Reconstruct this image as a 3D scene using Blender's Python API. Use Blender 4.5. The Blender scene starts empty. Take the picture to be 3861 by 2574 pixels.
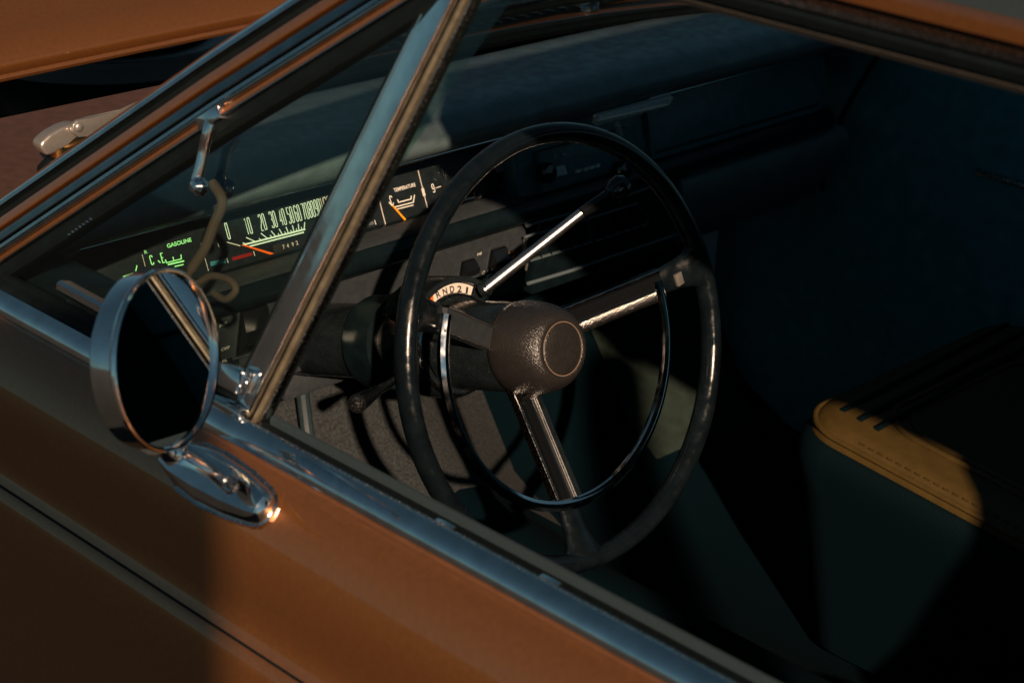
import bpy, bmesh, math, random
from mathutils import Vector as V, Matrix

random.seed(7)
scn = bpy.context.scene
COL = scn.collection

# ------------------------------------------------------------------ camera
YAW, PITCH, ROLL, FPX = 46.215, 23.496, 2.707, 7534.0
CAM = V((-0.78, 0.0, 1.561))
PW, PH = 3861.0, 2574.0
_y, _p, _r = (math.radians(a) for a in (YAW, PITCH, ROLL))
FWD = V((math.sin(_y) * math.cos(_p), math.cos(_y) * math.cos(_p), -math.sin(_p)))
_r0 = V((math.cos(_y), -math.sin(_y), 0)); _u0 = _r0.cross(FWD)
RGT = _r0 * math.cos(_r) + _u0 * math.sin(_r)
UPV = -_r0 * math.sin(_r) + _u0 * math.cos(_r)
cd = bpy.data.cameras.new('camera'); cam = bpy.data.objects.new('camera', cd); COL.objects.link(cam)
m3 = Matrix((RGT, UPV, -FWD)).transposed()
cam.matrix_world = Matrix.Translation(CAM) @ m3.to_4x4()
cd.sensor_width = 36.0; cd.lens = FPX / PW * 36.0
cd.clip_start = 0.02; cd.clip_end = 500
cd.dof.use_dof = True; cd.dof.focus_distance = 1.88; cd.dof.aperture_fstop = 11.0
scn.camera = cam

# ------------------------------------------------------------------ light
SUN_H, SUN_E = math.radians(37.5), math.radians(25.6)      # heading the light travels to, elevation
SUN_T = V((math.sin(SUN_H) * math.cos(SUN_E), math.cos(SUN_H) * math.cos(SUN_E), -math.sin(SUN_E)))
wd = bpy.data.worlds.new('World'); scn.world = wd; wd.use_nodes = True
nt = wd.node_tree; bg = nt.nodes['Background']
sky = nt.nodes.new('ShaderNodeTexSky'); sky.sky_type = 'NISHITA'; sky.sun_disc = False
sky.sun_elevation = SUN_E; sky.sun_rotation = SUN_H + math.pi
sky.air_density = 1.0; sky.dust_density = 0.1; sky.ozone_density = 1.5
hs = nt.nodes.new('ShaderNodeHueSaturation'); hs.inputs['Saturation'].default_value = 0.40
tn = nt.nodes.new('ShaderNodeMix'); tn.data_type = 'RGBA'; tn.blend_type = 'MULTIPLY'; tn.inputs[0].default_value = 1.0
tn.inputs[7].default_value = (0.185, 0.335, 0.39, 1)                  # cool, slightly green daylight
nt.links.new(sky.outputs[0], hs.inputs['Color']); nt.links.new(hs.outputs[0], tn.inputs[6]); nt.links.new(tn.outputs[2], bg.inputs[0])
bg.inputs[1].default_value = 0.06
sd = bpy.data.lights.new('sun', 'SUN'); sun = bpy.data.objects.new('sun', sd); COL.objects.link(sun)
sd.energy = 5.0; sd.angle = math.radians(0.6); sd.color = (1.0, 0.72, 0.50)
sun.location = (-3, -4, 5); sun.rotation_euler = SUN_T.to_track_quat('-Z', 'Y').to_euler()
scn.view_settings.view_transform = 'Standard'; scn.view_settings.look = 'None'
scn.view_settings.exposure = 0.2; scn.view_settings.gamma = 1.0
scn.view_settings.use_curve_mapping = False

# ------------------------------------------------------------------ helpers
X, Y, Z = V((1, 0, 0)), V((0, 1, 0)), V((0, 0, 1))

def at(px, py, p, n):
    """point of the plane (p, n) that the photograph shows at pixel px, py"""
    d = FWD * FPX + RGT * (px - PW / 2) - UPV * (py - PH / 2)
    return CAM + d * ((V(p) - CAM).dot(V(n)) / d.dot(V(n)))

MATS = {}
def mat(name, base, rough=0.5, metal=0.0, coat=0.0, bump=None, spec=0.5, vary=0.0, vscale=30, emit=None, rvary=0.0, coat_rough=0.03, speck=0.0):
    m = bpy.data.materials.new(name); m.use_nodes = True
    t = m.node_tree; b = t.nodes['Principled BSDF']
    b.inputs['Base Color'].default_value = (*base, 1); b.inputs['Roughness'].default_value = rough
    b.inputs['Metallic'].default_value = metal; b.inputs['Specular IOR Level'].default_value = spec
    b.inputs['Coat Weight'].default_value = coat; b.inputs['Coat Roughness'].default_value = coat_rough; b.inputs['Coat IOR'].default_value = 1.75
    tc = t.nodes.new('ShaderNodeTexCoord')
    if vary:
        no = t.nodes.new('ShaderNodeTexNoise'); no.inputs['Scale'].default_value = vscale; no.inputs['Detail'].default_value = 6
        t.links.new(tc.outputs['Object'], no.inputs['Vector'])
        mr = t.nodes.new('ShaderNodeMapRange'); mr.inputs[1].default_value = 0.3; mr.inputs[2].default_value = 0.7
        mr.inputs[3].default_value = 1 - vary; mr.inputs[4].default_value = 1 + vary
        t.links.new(no.outputs[0], mr.inputs[0])
        mx = t.nodes.new('ShaderNodeMix'); mx.data_type = 'RGBA'; mx.blend_type = 'MULTIPLY'; mx.inputs[0].default_value = 1
        mx.inputs[6].default_value = (*base, 1); t.links.new(mr.outputs[0], mx.inputs[7])
        last = mx.outputs[2]
        if speck:      # fine pale dust specks
            n2 = t.nodes.new('ShaderNodeTexNoise'); n2.inputs['Scale'].default_value = 900; n2.inputs['Detail'].default_value = 2
            t.links.new(tc.outputs['Object'], n2.inputs['Vector'])
            r2 = t.nodes.new('ShaderNodeMapRange'); r2.inputs[1].default_value = 0.66; r2.inputs[2].default_value = 0.75
            r2.inputs[3].default_value = 0; r2.inputs[4].default_value = speck
            t.links.new(n2.outputs[0], r2.inputs[0])
            m2 = t.nodes.new('ShaderNodeMix'); m2.data_type = 'RGBA'; t.links.new(r2.outputs[0], m2.inputs[0])
            t.links.new(last, m2.inputs[6]); m2.inputs[7].default_value = (0.32, 0.30, 0.27, 1); last = m2.outputs[2]
        t.links.new(last, b.inputs['Base Color'])
    if rvary:
        n3 = t.nodes.new('ShaderNodeTexNoise'); n3.inputs['Scale'].default_value = vscale * 1.7; n3.inputs['Detail'].default_value = 8
        t.links.new(tc.outputs['Object'], n3.inputs['Vector'])
        r3 = t.nodes.new('ShaderNodeMapRange'); r3.inputs[1].default_value = 0.35; r3.inputs[2].default_value = 0.7
        r3.inputs[3].default_value = max(0, rough - rvary); r3.inputs[4].default_value = rough + rvary
        t.links.new(n3.outputs[0], r3.inputs[0]); t.links.new(r3.outputs[0], b.inputs['Roughness'])
    if bump:
        kind, sc, st = bump
        bp = t.nodes.new('ShaderNodeBump'); bp.inputs['Strength'].default_value = st; bp.inputs['Distance'].default_value = 0.001
        if kind == 'leather':
            vo = t.nodes.new('ShaderNodeTexVoronoi'); vo.feature = 'SMOOTH_F1'; vo.inputs['Scale'].default_value = sc
            t.links.new(tc.outputs['Object'], vo.inputs['Vector']); t.links.new(vo.outputs['Distance'], bp.inputs['Height'])
        else:
            no = t.nodes.new('ShaderNodeTexNoise'); no.inputs['Scale'].default_value = sc; no.inputs['Detail'].default_value = 5
            t.links.new(tc.outputs['Object'], no.inputs['Vector']); t.links.new(no.outputs[0], bp.inputs['Height'])
        t.links.new(bp.outputs[0], b.inputs['Normal'])
    if emit:
        b.inputs['Emission Color'].default_value = (*emit[:3], 1); b.inputs['Emission Strength'].default_value = emit[3]
    MATS[name] = m
    return m

def glass(name, tint, ior=1.45):
    m = bpy.data.materials.new(name); m.use_nodes = True; t = m.node_tree
    t.nodes.clear(); o = t.nodes.new('ShaderNodeOutputMaterial'); mx = t.nodes.new('ShaderNodeMixShader')
    tr = t.nodes.new('ShaderNodeBsdfTransparent'); tr.inputs[0].default_value = (*tint, 1)
    gl = t.nodes.new('ShaderNodeBsdfGlossy'); gl.inputs['Roughness'].default_value = 0.0
    lw = t.nodes.new('ShaderNodeLayerWeight'); lw.inputs[0].default_value = 0.5
    pw = t.nodes.new('ShaderNodeMath'); pw.operation = 'POWER'; pw.inputs[1].default_value = 4.0; t.links.new(lw.outputs['Facing'], pw.inputs[0])
    ma = t.nodes.new('ShaderNodeMath'); ma.operation = 'MULTIPLY_ADD'; ma.inputs[1].default_value = 0.9; ma.inputs[2].default_value = 0.06
    t.links.new(pw.outputs[0], ma.inputs[0]); t.links.new(ma.outputs[0], mx.inputs[0]); t.links.new(tr.outputs[0], mx.inputs[1]); t.links.new(gl.outputs[0], mx.inputs[2])
    t.links.new(mx.outputs[0], o.inputs[0]); MATS[name] = m

mat('paint', (0.40, 0.148, 0.040), rough=0.40, metal=0.80, coat=1.0, vary=0.08, vscale=220, speck=0.10, bump=('noise', 6, 0.02))
mat('cowl_paint', (0.17, 0.075, 0.040), rough=0.5, metal=0.6, coat=0.15, vary=0.15, vscale=90, speck=0.15)  # darker, less glossy copy of the body paint
mat('chrome', (0.90, 0.90, 0.90), rough=0.09, metal=1.0, vary=0.12, vscale=60, rvary=0.05)
mat('dull_chrome', (0.52, 0.52, 0.52), rough=0.22, metal=1.0, vary=0.25, vscale=300, rvary=0.1)
mat('dim_chrome', (0.50, 0.50, 0.50), rough=0.13, metal=1.0, vary=0.15, vscale=60, rvary=0.05)
mat('satin_chrome', (0.60, 0.59, 0.58), rough=0.30, metal=1.0, rvary=0.03)
mat('dark_satin', (0.24, 0.25, 0.26), rough=0.17, metal=1.0, vary=0.2, vscale=40, rvary=0.06)
mat('grained_chrome', (0.40, 0.38, 0.36), rough=0.20, metal=1.0, vary=0.3, vscale=500, bump=('noise', 900, 0.5))
mat('brushed_channel', (0.30, 0.25, 0.17), rough=0.42, metal=0.8, vary=0.25, vscale=150)
mat('rubber', (0.004, 0.007, 0.008), spec=0.15, rough=0.6, vary=0.2, vscale=90, bump=('noise', 300, 0.15))
mat('whisker', (0.014, 0.030, 0.037), rough=0.9, vary=0.3, vscale=900, bump=('noise', 1500, 0.6))
mat('rim_plastic', (0.004, 0.007, 0.009), rough=0.22, spec=0.5, vary=0.3, vscale=60, rvary=0.13, bump=('noise', 260, 0.12))
mat('pad_leather', (0.019, 0.017, 0.016), rough=0.34, spec=0.7, bump=('leather', 900, 0.6), vary=0.15, vscale=200)
mat('column_paint', (0.009, 0.013, 0.015), rough=0.24, vary=0.3, vscale=70, rvary=0.1, speck=0.25)
mat('dash_vinyl', (0.110, 0.155, 0.170), rough=0.45, bump=('leather', 500, 0.35), vary=0.2, vscale=40, rvary=0.1)
mat('fascia', (0.040, 0.130, 0.155), rough=0.36, vary=0.25, vscale=60, bump=('noise', 500, 0.12))
mat('dark_plastic', (0.004, 0.009, 0.011), spec=0.35, rough=0.30, vary=0.25, vscale=60, bump=('noise', 500, 0.12))
mat('cluster_black', (0.010, 0.015, 0.017), rough=0.42, vary=0.3, vscale=90, speck=0.3)
mat('switch_grey', (0.032, 0.039, 0.044), rough=0.55, vary=0.2, vscale=120, bump=('noise', 900, 0.2), speck=0.15)
mat('gloss_black', (0.006, 0.007, 0.008), rough=0.08, spec=0.6)
mat('carpet', (0.018, 0.022, 0.024), rough=0.95, speck=0.35, vary=0.75, vscale=330, bump=('noise', 420, 1.0))
mat('black_carpet', (0.0008, 0.0060, 0.0090), rough=0.95, spec=0.05, bump=('noise', 420, 0.8))
mat('green_mat', (0.010, 0.021, 0.015), rough=0.9, vary=0.4, vscale=60)
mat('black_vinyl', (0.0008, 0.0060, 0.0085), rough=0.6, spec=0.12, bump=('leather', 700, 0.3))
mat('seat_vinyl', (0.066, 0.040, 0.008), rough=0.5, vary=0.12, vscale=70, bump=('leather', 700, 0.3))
mat('deep_trim', (0.050, 0.260, 0.310), rough=0.7, vary=0.2, vscale=40)  # strong teal base lifts the unlit cabin trim, colour in place of light
mat('headliner', (0.04, 0.034, 0.028), rough=0.9, vary=0.2, vscale=200)
mat('roof_vinyl', (0.02, 0.03, 0.035), rough=0.6, bump=('leather', 600, 0.4))
mat('steel', (0.46, 0.42, 0.38), rough=0.36, metal=0.75, vary=0.05, vscale=140, bump=('noise', 400, 0.1))
mat('brass', (0.55, 0.30, 0.10), rough=0.3, metal=1.0, vary=0.2, vscale=200)
mat('ring_sheen', (0.60, 0.70, 0.72), rough=0.3, metal=0.2)  # pale base stands in for sky reflected in the air cleaner rings
mat('engine_black', (0.020, 0.034, 0.040), rough=0.3, vary=0.3, vscale=40)
mat('print_white', (0.80, 0.78, 0.70), rough=0.6)
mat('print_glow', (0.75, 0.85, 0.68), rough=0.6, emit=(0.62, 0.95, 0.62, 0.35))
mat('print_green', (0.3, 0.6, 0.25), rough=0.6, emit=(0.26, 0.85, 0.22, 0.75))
mat('print_grey', (0.10, 0.12, 0.13), rough=0.6)
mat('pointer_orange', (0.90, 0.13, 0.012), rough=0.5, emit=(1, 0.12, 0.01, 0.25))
mat('pointer_amber', (0.95, 0.36, 0.01), rough=0.5)
mat('plate_cream', (0.72, 0.64, 0.56), rough=0.5, vary=0.05, vscale=200)
mat('edge_grey', (0.10, 0.13, 0.142), rough=0.4)  # paler base put in for sky highlights along shaded edges
mat('radio_grey', (0.58, 0.66, 0.68), rough=0.5, vary=0.2, vscale=300)
mat('print_black', (0.012, 0.012, 0.012), rough=0.6)
mat('red_lens', (0.30, 0.02, 0.02), rough=0.2)
mat('reflection_brown', (0.065, 0.045, 0.033), rough=0.85)
mat('cord_beige', (0.24, 0.165, 0.115), rough=0.8)
mat('mirror_glass', (0.75, 0.78, 0.80), rough=0.015, metal=1.0)
mat('asphalt', (0.014, 0.016, 0.017), rough=0.9, vary=0.3, vscale=3, bump=('noise', 60, 0.5))
mat('dark_wall', (0.03, 0.045, 0.05), rough=0.9, vary=0.2, vscale=5, bump=('noise', 30, 0.5))
mat('foliage', (0.016, 0.028, 0.016), rough=0.8, vary=0.4, vscale=2)
mat('concrete', (0.28, 0.26, 0.24), rough=0.9, vary=0.2, vscale=4)
glass('vent_glass_green', (0.74, 0.84, 0.78)); glass('windshield_glass', (0.88, 0.93, 0.92))

def link(name, verts, faces, m, parent=None, smooth=35):
    me = bpy.data.meshes.new(name); me.from_pydata([tuple(v) for v in verts], [], faces); me.update()
    bm = bmesh.new(); bm.from_mesh(me); bmesh.ops.recalc_face_normals(bm, faces=bm.faces); bm.to_mesh(me); bm.free()
    if smooth:
        me.polygons.foreach_set('use_smooth', [True] * len(me.polygons)); me.set_sharp_from_angle(angle=math.radians(smooth))
    me.materials.append(MATS[m]); o = bpy.data.objects.new(name, me); COL.objects.link(o)
    if parent: o.parent = parent
    return o

class MB:
    def __init__(s): s.v, s.f = [], []
    def add(s, v, f):
        k = len(s.v); s.v += [V(a) for a in v]; s.f += [tuple(i + k for i in q) for q in f]; return s
    def build(s, name, m, parent=None, smooth=35): return link(name, s.v, s.f, m, parent, smooth)
    def rings(s, rings, closed=True, cap=True, loop=False):
        n = len(rings[0]); v = [p for r in rings for p in r]; f = []
        for i in range(len(rings) - (0 if loop else 1)):
            j = (i + 1) % len(rings)
            for k in range(n if closed else n - 1):
                l = (k + 1) % n
                f.append((i * n + k, i * n + l, j * n + l, j * n + k))
        if cap and closed and not loop:
            f.append(tuple(range(n))); f.append(tuple((len(rings) - 1) * n + k for k in range(n)))
        return s.add(v, f)
    def extrude_x(s, prof, x0, x1, steps=1):
        return s.rings([[V((x0 + (x1 - x0) * i / steps, y, z)) for y, z in prof] for i in range(steps + 1)])
    def extrude_y(s, prof, y0, y1, steps=1):
        return s.rings([[V((x, y0 + (y1 - y0) * i / steps, z)) for x, z in prof] for i in range(steps + 1)])
    def lathe(s, c, ax, e1, e2, prof, seg=48, a0=0, a1=360):
        full = abs(a1 - a0) >= 360; rg = []
        k = seg if full else seg + 1
        for i in range(k):
            a = math.radians(a0 + (a1 - a0) * i / seg); d = e1 * math.cos(a) + e2 * math.sin(a)
            rg.append([c + d * r + ax * t for r, t in prof])
        return s.rings(rg, closed=False, cap=False, loop=full)
    def tube(s, path, rad, seg=14, flat=None, loop=False):
        path = [V(p) for p in path]; n = len(path); rg = []; prev = None
        for i, p in enumerate(path):
            a = path[(i - 1) % n] if (i or loop) else p; b = path[(i + 1) % n] if (i < n - 1 or loop) else p
            t = (b - a).normalized()
            if prev is None:
                u = t.cross(Z if abs(t.z) < 0.9 else X).normalized()
            else: u = (prev - t * prev.dot(t)).normalized()
            prev = u; w = t.cross(u); r = rad[i] if isinstance(rad, (list, tuple)) else rad
            rg.append([p + u * r * math.cos(q * 2 * math.pi / seg) + w * r * math.sin(q * 2 * math.pi / seg) for q in range(seg)])
        return s.rings(rg, loop=loop)
    def box(s, c, a, b, d, ha, hb, hd, bev=0.0):
        bm = bmesh.new(); bmesh.ops.create_cube(bm, size=2)
        for v in bm.verts: v.co = V((v.co.x * ha, v.co.y * hb, v.co.z * hd))
        if bev: bmesh.ops.bevel(bm, geom=bm.edges[:], offset=bev, segments=2, affect='EDGES', profile=0.5)
        bm.verts.index_update()
        s.add([V(c) + a * v.co.x + b * v.co.y + d * v.co.z for v in bm.verts], [tuple(v.index for v in f.verts) for f in bm.faces]); bm.free(); return s
    def bevel_prism(s, pts, n, th, bev):
        t = MB().prism(pts, n, th); bm = bmesh.new(); vs = [bm.verts.new(v) for v in t.v]
        for f in t.f: bm.faces.new([vs[i] for i in f])
        bmesh.ops.bevel(bm, geom=bm.edges[:], offset=bev, segments=3, affect='EDGES', profile=0.5); bm.verts.index_update()
        s.add([v.co.copy() for v in bm.verts], [tuple(v.index for v in f.verts) for f in bm.faces]); bm.free(); return s
    def prism(s, pts, n, th):
        pts = [V(p) for p in pts]; k = len(pts); off = V(n) * th
        f = [tuple(range(k)), tuple(range(2 * k - 1, k - 1, -1))] + [(i, (i + 1) % k, (i + 1) % k + k, i + k) for i in range(k)]
        return s.add(pts + [p + off for p in pts], f)

def smooth_path(pts, n=8):
    pts = [V(p) for p in pts]; out = []
    for i in range(len(pts) - 1):
        p0 = pts[max(i - 1, 0)]; p1 = pts[i]; p2 = pts[i + 1]; p3 = pts[min(i + 2, len(pts) - 1)]
        for k in range(n):
            t = k / n
            out.append(0.5 * ((2 * p1) + (p2 - p0) * t + (2 * p0 - 5 * p1 + 4 * p2 - p3) * t * t + (3 * p1 - p0 - 3 * p2 + p3) * t ** 3))
    return out + [pts[-1]]

def round2(pts, n=6, closed=True):
    """closed Catmull-Rom through 2-D points"""
    k = len(pts); out = []
    for i in range(k):
        p = [V((*pts[(i + j - 1) % k], 0)) for j in range(4)]
        for q in range(n):
            t = q / n
            r = 0.5 * ((2 * p[1]) + (p[2] - p[0]) * t + (2 * p[0] - 5 * p[1] + 4 * p[2] - p[3]) * t * t + (3 * p[1] - p[0] - 3 * p[2] + p[3]) * t ** 3)
            out.append((r.x, r.y))
    return out

class Face:
    """a flat face with its own right / up axes, for printed marks"""
    def __init__(s, p, right, up): s.p, s.r, s.u = V(p), V(right).normalized(), V(up).normalized(); s.n = s.r.cross(s.u).normalized(); s.k = 0
    def px(s, x, y): q = at(x, y, s.p, s.n) - s.p; return (q.dot(s.r), q.dot(s.u))
    def w(s, a, b, h=0.0): return s.p + s.r * a + s.u * b + s.n * h
    def strokes(s, mb, polys, width, h=0.0006, th=0.0003):
        for pl in polys:
            closed = len(pl) > 2 and pl[0] == pl[-1]; q = pl[:-1] if closed else pl; n = len(q); L, R = [], []
            for i in range(n):
                a = q[(i - 1) % n] if (i or closed) else None; b = q[(i + 1) % n] if (i < n - 1 or closed) else None
                ds = [((c1[0] - c0[0]), (c1[1] - c0[1])) for c0, c1 in ((a, q[i]), (q[i], b)) if c0 and c1]
                nn = []
                for d in ds:
                    l = math.hypot(*d) or 1; nn.append((-d[1] / l, d[0] / l))
                mx = sum(c[0] for c in nn) / len(nn); my = sum(c[1] for c in nn) / len(nn); l2 = max(mx * mx + my * my, 0.3)
                mx, my = mx / l2 * width / 2, my / l2 * width / 2
                L.append((q[i][0] + mx, q[i][1] + my)); R.append((q[i][0] - mx, q[i][1] - my))
            s.k += 1; hh = h + (s.k % 6) * 0.00006
            rg = [[s.w(*L[i], hh), s.w(*R[i], hh), s.w(*R[i], hh - th), s.w(*L[i], hh - th)] for i in range(n)]
            mb.rings(rg, loop=closed)
        return mb
    def line(s, mb, pts, wpx, scale=4150.0): return s.strokes(mb, [[s.px(*p) for p in pts]], wpx / scale)
    def text(s, body, name, c, hgt, wid, m, parent, rot=0.0, h=0.0006, bold=0.0):
        cu = bpy.data.curves.new('t', 'FONT'); cu.body = body; cu.align_x = 'CENTER'; cu.extrude = 0.0; cu.offset = bold
        o = bpy.data.objects.new('t', cu); COL.objects.link(o); dg = bpy.context.evaluated_depsgraph_get(); dg.update()
        me = bpy.data.meshes.new_from_object(o.evaluated_get(dg)); bpy.data.objects.remove(o); bpy.data.curves.remove(cu)
        xs = [v.co.x for v in me.vertices]; ys = [v.co.y for v in me.vertices]
        cx, cy = (min(xs) + max(xs)) / 2, (min(ys) + max(ys)) / 2; sx = wid / (max(xs) - min(xs)); sy = hgt / (max(ys) - min(ys))
        cr, sr = math.cos(rot), math.sin(rot)
        for v in me.vertices:
            a, b = (v.co.x - cx) * sx, (v.co.y - cy) * sy
            v.co = s.w(c[0] + a * cr - b * sr, c[1] + a * sr + b * cr, h)
        me.name = name; me.materials.append(MATS[m]); ob = bpy.data.objects.new(name, me); COL.objects.link(ob); ob.parent = parent
        return ob

DIG = {'0': [[(0, .1), (.2, 0), (.8, 0), (1, .1), (1, .9), (.8, 1), (.2, 1), (0, .9), (0, .1)]],
 '1': [[(.25, .92), (.6, 1), (.6, 0)]],
 '2': [[(0, .86), (.2, 1), (.8, 1), (1, .88), (1, .62), (.05, .2), (.05, 0), (1, 0)]],
 '3': [[(0, .86), (.2, 1), (.8, 1), (1, .88), (1, .62), (.75, .52), (.4, .52)], [(.75, .5), (1, .4), (1, .12), (.8, 0), (.2, 0), (0, .14)]],
 '4': [[(.75, 0), (.75, 1), (0, .3), (1.05, .3)]],
 '5': [[(1, 1), (.05, 1), (.05, .6), (.8, .6), (1, .48), (1, .12), (.8, 0), (.2, 0), (0, .14)]],
 '6': [[(1, .88), (.8, 1), (.2, 1), (0, .88), (0, .12), (.2, 0), (.8, 0), (1, .12), (1, .45), (.8, .57), (.1, .57)]],
 '7': [[(0, 1), (1, 1), (.45, 0)]],
 '8': [[(.2, .53), (0, .65), (0, .9), (.2, 1), (.8, 1), (1, .9), (1, .65), (.8, .53), (.2, .53)], [(.2, .5), (0, .4), (0, .1), (.2, 0), (.8, 0), (1, .1), (1, .4), (.8, .5), (.2, .5)]],
 '9': [[(0, .12), (.2, 0), (.8, 0), (1, .12), (1, .88), (.8, 1), (.2, 1), (0, .88), (0, .55), (.2, .43), (.9, .43)]],
 'E': [[(1, 1), (.05, 1), (.05, 0), (1, 0)], [(.1, .52), (.8, .52)]], 'F': [[(1, 1), (.05, 1), (.05, 0)], [(.1, .52), (.8, .52)]],
 'C': [[(1, .78), (1, .9), (.8, 1), (.2, 1), (0, .9), (0, .1), (.2, 0), (.8, 0), (1, .1), (1, .22)]], 'H': [[(0, 0), (0, 1)], [(1, 0), (1, 1)], [(.05, .5), (.95, .5)]]}
def number(face, s, name, c, hgt, dw, width, m, parent, gap=0.0012):
    mb = MB(); tot = len(s) * dw + (len(s) - 1) * gap; x = c[0] - tot / 2
    for ch in s:
        face.strokes(mb, [[(x + p[0] * dw, c[1] + (p[1] - .5) * hgt) for p in pl] for pl in DIG[ch]], width); x += dw + gap
    return mb.build(name, m, parent, smooth=0)

# ------------------------------------------------------------------ setting
g = MB(); g.add([(-60, -60, 0), (60, -60, 0), (60, 60, 0), (-60, 60, 0)], [(0, 1, 2, 3)])
go = g.build('ground', 'asphalt', smooth=0); go['kind'] = 'structure'

car = bpy.data.objects.new('car', None); COL.objects.link(car); car.empty_display_size = 0.2
car['label'] = 'copper orange classic car with its hood raised, seen in through the open driver window'
car['category'] = 'car'

# ------------------------------------------------------------------ door, belt trim
door_prof = [(0.004, .9235), (-.006, .9225), (-.018, .915), (-.030, .900), (-.038, .880), (-.0405, .860), (-.0395, .842), (-.038, .828), (-.0395, .816),
             (-.0435, .8085), (-.0455, .8055), (-.0435, .8035), (-.0465, .8005), (-.050, .79), (-.054, .76), (-.057, .70), (-.057, .6), (-.052, .45), (-.03, .28), (0.0, .25)]
inner = [(x + 0.026, z - .004) for x, z in reversed(door_prof)]
MBd = MB().extrude_y(door_prof + inner, -0.80, 1.335, 6)
door = MBd.build('door', 'paint', car, smooth=40)
MB().extrude_y([(-.0438, .8075), (-.0462, .8056), (-.0438, .8037), (-.042, .8056)], -0.79, 1.33).build('crease_shade', 'rubber', door)  # black strip paints the crease's shade into the groove
belt = [(0.001, .9215), (-.0035, .9225), (-.0052, .926), (-.0045, .930), (-.001, .937), (.005, .944), (.012, .9485), (.018, .9505), (.020, .9535), (.0235, .9545), (.0250, .952), (.025, .925), (.012, .918)]
BT = [(0.001, .9215), (-.0035, .9225), (-.0052, .926), (-.0046, .9300), (-.0022, .9345), (.0015, .9382), (.0050, .9402), (.0062, .9398), (.0065, .925), (.004, .92)]
MB().extrude_y(BT, -0.80, 1.335).build('belt_trim', 'chrome', door, smooth=30)
MB().tube([V((.0066, -.80, .9400)), V((.0066, 1.04, .9400))], .0012, 8).build('belt_bead', 'dull_chrome', door)
MB().extrude_y([(.0075, .92), (.0075, .9385), (.010, .9390), (.0115, .9375), (.0195, .9370), (.0200, .92)], -0.8, 1.33).build('window_seal', 'rubber', door)
MB().extrude_y([(.0203, .92), (.0203, .9400), (.0215, .9424), (.0240, .9426), (.0256, .9395), (.0256, .92)], -0.8, 1.0).build('whisker_strip', 'whisker', door)
MB().extrude_y([(.0065, .915), (.0070, .9405), (.009, .9425), (.016, .9440), (.022, .9440), (.022, .915)], 1.0455, 1.335).build('vent_sill', 'rubber', door, smooth=50)
MB().extrude_y([(.0262, .30), (.0262, .934), (.030, .931), (.040, .905), (.050, .85), (.060, .70), (.065, .30)], -0.8, 1.33).build('inner_door_panel', 'black_vinyl', door)
# little bright clips on the belt trim
for k, (px, py) in enumerate([(1675, 1975), (2065, 2190)]):
    q = at(px, py, (.008, 0, .941), (0, 0, 1)); MB().box(V((.0085, q.y, .9405)), Y, X, Z, .008, .0022, .0012, .0006).build('trim_clip', 'chrome', door)
# fender ahead of the door
MB().extrude_y([(0.02, .945), (-.004, .935), (-.02, .915)] + door_prof[3:] + [(.028, .25), (.028, .60), (.028, .94)], 1.341, 2.7, 4).build('front_fender', 'paint', car, smooth=40)

# ------------------------------------------------------------------ side glass plane, vent window
LEAN = 0.27
GP0 = V((.016, 0, .944)); GN = V((-1, 0, LEAN)).normalized()       # outward normal of the side glass
def gl(px, py, off=0.0): return at(px, py, GP0 + GN * off, GN)
def strip(path, wdir, prof, name, m, parent, smooth=35):
    """sweep a (along-width, outward) profile along a path in the glass plane; width axis points to wdir"""
    path = [V(p) for p in path]; rg = []
    for i, p in enumerate(path):
        t = (path[min(i + 1, len(path) - 1)] - path[max(i - 1, 0)]).normalized(); w = GN.cross(t).normalized()
        if w.dot(wdir) < 0: w = -w
        rg.append([p + w * a + GN * b for a, b in prof])
    return MB().rings(rg).build(name, m, parent, smooth)
def bead(a, b, h, n=7, base=-.004):
    """half-round profile between a and b with height h"""
    return [(a, base)] + [(a + (b - a) * (0.5 - 0.5 * math.cos(math.pi * i / n)), h * math.sin(math.pi * i / n)) for i in range(n + 1)] + [(b, base)]

# vent post: runs up and back from the belt.  width axis: rearwards
pb, pt = gl(905, 1490), gl(1637, 0)
pdir = (pt - pb).normalized(); p0 = pb - pdir * .012; p1 = pb + pdir * ((1.292 - pb.z) / pdir.z)
MB_v = strip([p0, p1], -Y, [(-.0070, -.006), (-.0070, -.0012), (-.0062, -.0002), (-.0048, .0002), (-.0040, -.0001), (.0058, .0026), (.0152, .0050), (.0162, .0049), (.0166, .0040), (.0166, -.006)], 'vent_window', 'chrome', car)
vent = MB_v
strip([p0, p1], -Y, [(-.0105, -.005), (-.0105, -.002), (-.0095, -.0012), (-.0072, -.0014), (-.0072, -.005)], 'post_seal', 'rubber', vent)
strip([p0, p1], -Y, bead(.0167, .0196, .0056), 'post_bead', 'chrome', vent)
strip([p0, p1], -Y, [(.0197, -.008), (.0197, -.001), (.0214, -.001), (.0214, -.008)], 'post_groove', 'rubber', vent)
strip([p0, p1], -Y, bead(.0215, .0262, .0028), 'window_channel', 'brushed_channel', vent)
strip([p0, p1], -Y, [(.0263, -.010), (.0263, -.003), (.0280, -.003), (.0280, -.010)], 'channel_felt', 'rubber', vent)
strip([p0, p1], -Y, bead(.0281, .0300, .0012, base=-.005), 'channel_lip', 'dull_chrome', vent)
# belt bracket at the foot of the post
foot = V((.010, p0.y - .012, .944))
MB().box(foot + V((.002, .012, -.001)), Y, X, Z, .022, .010, .0035, .002).build('post_foot', 'chrome', vent)

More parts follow.
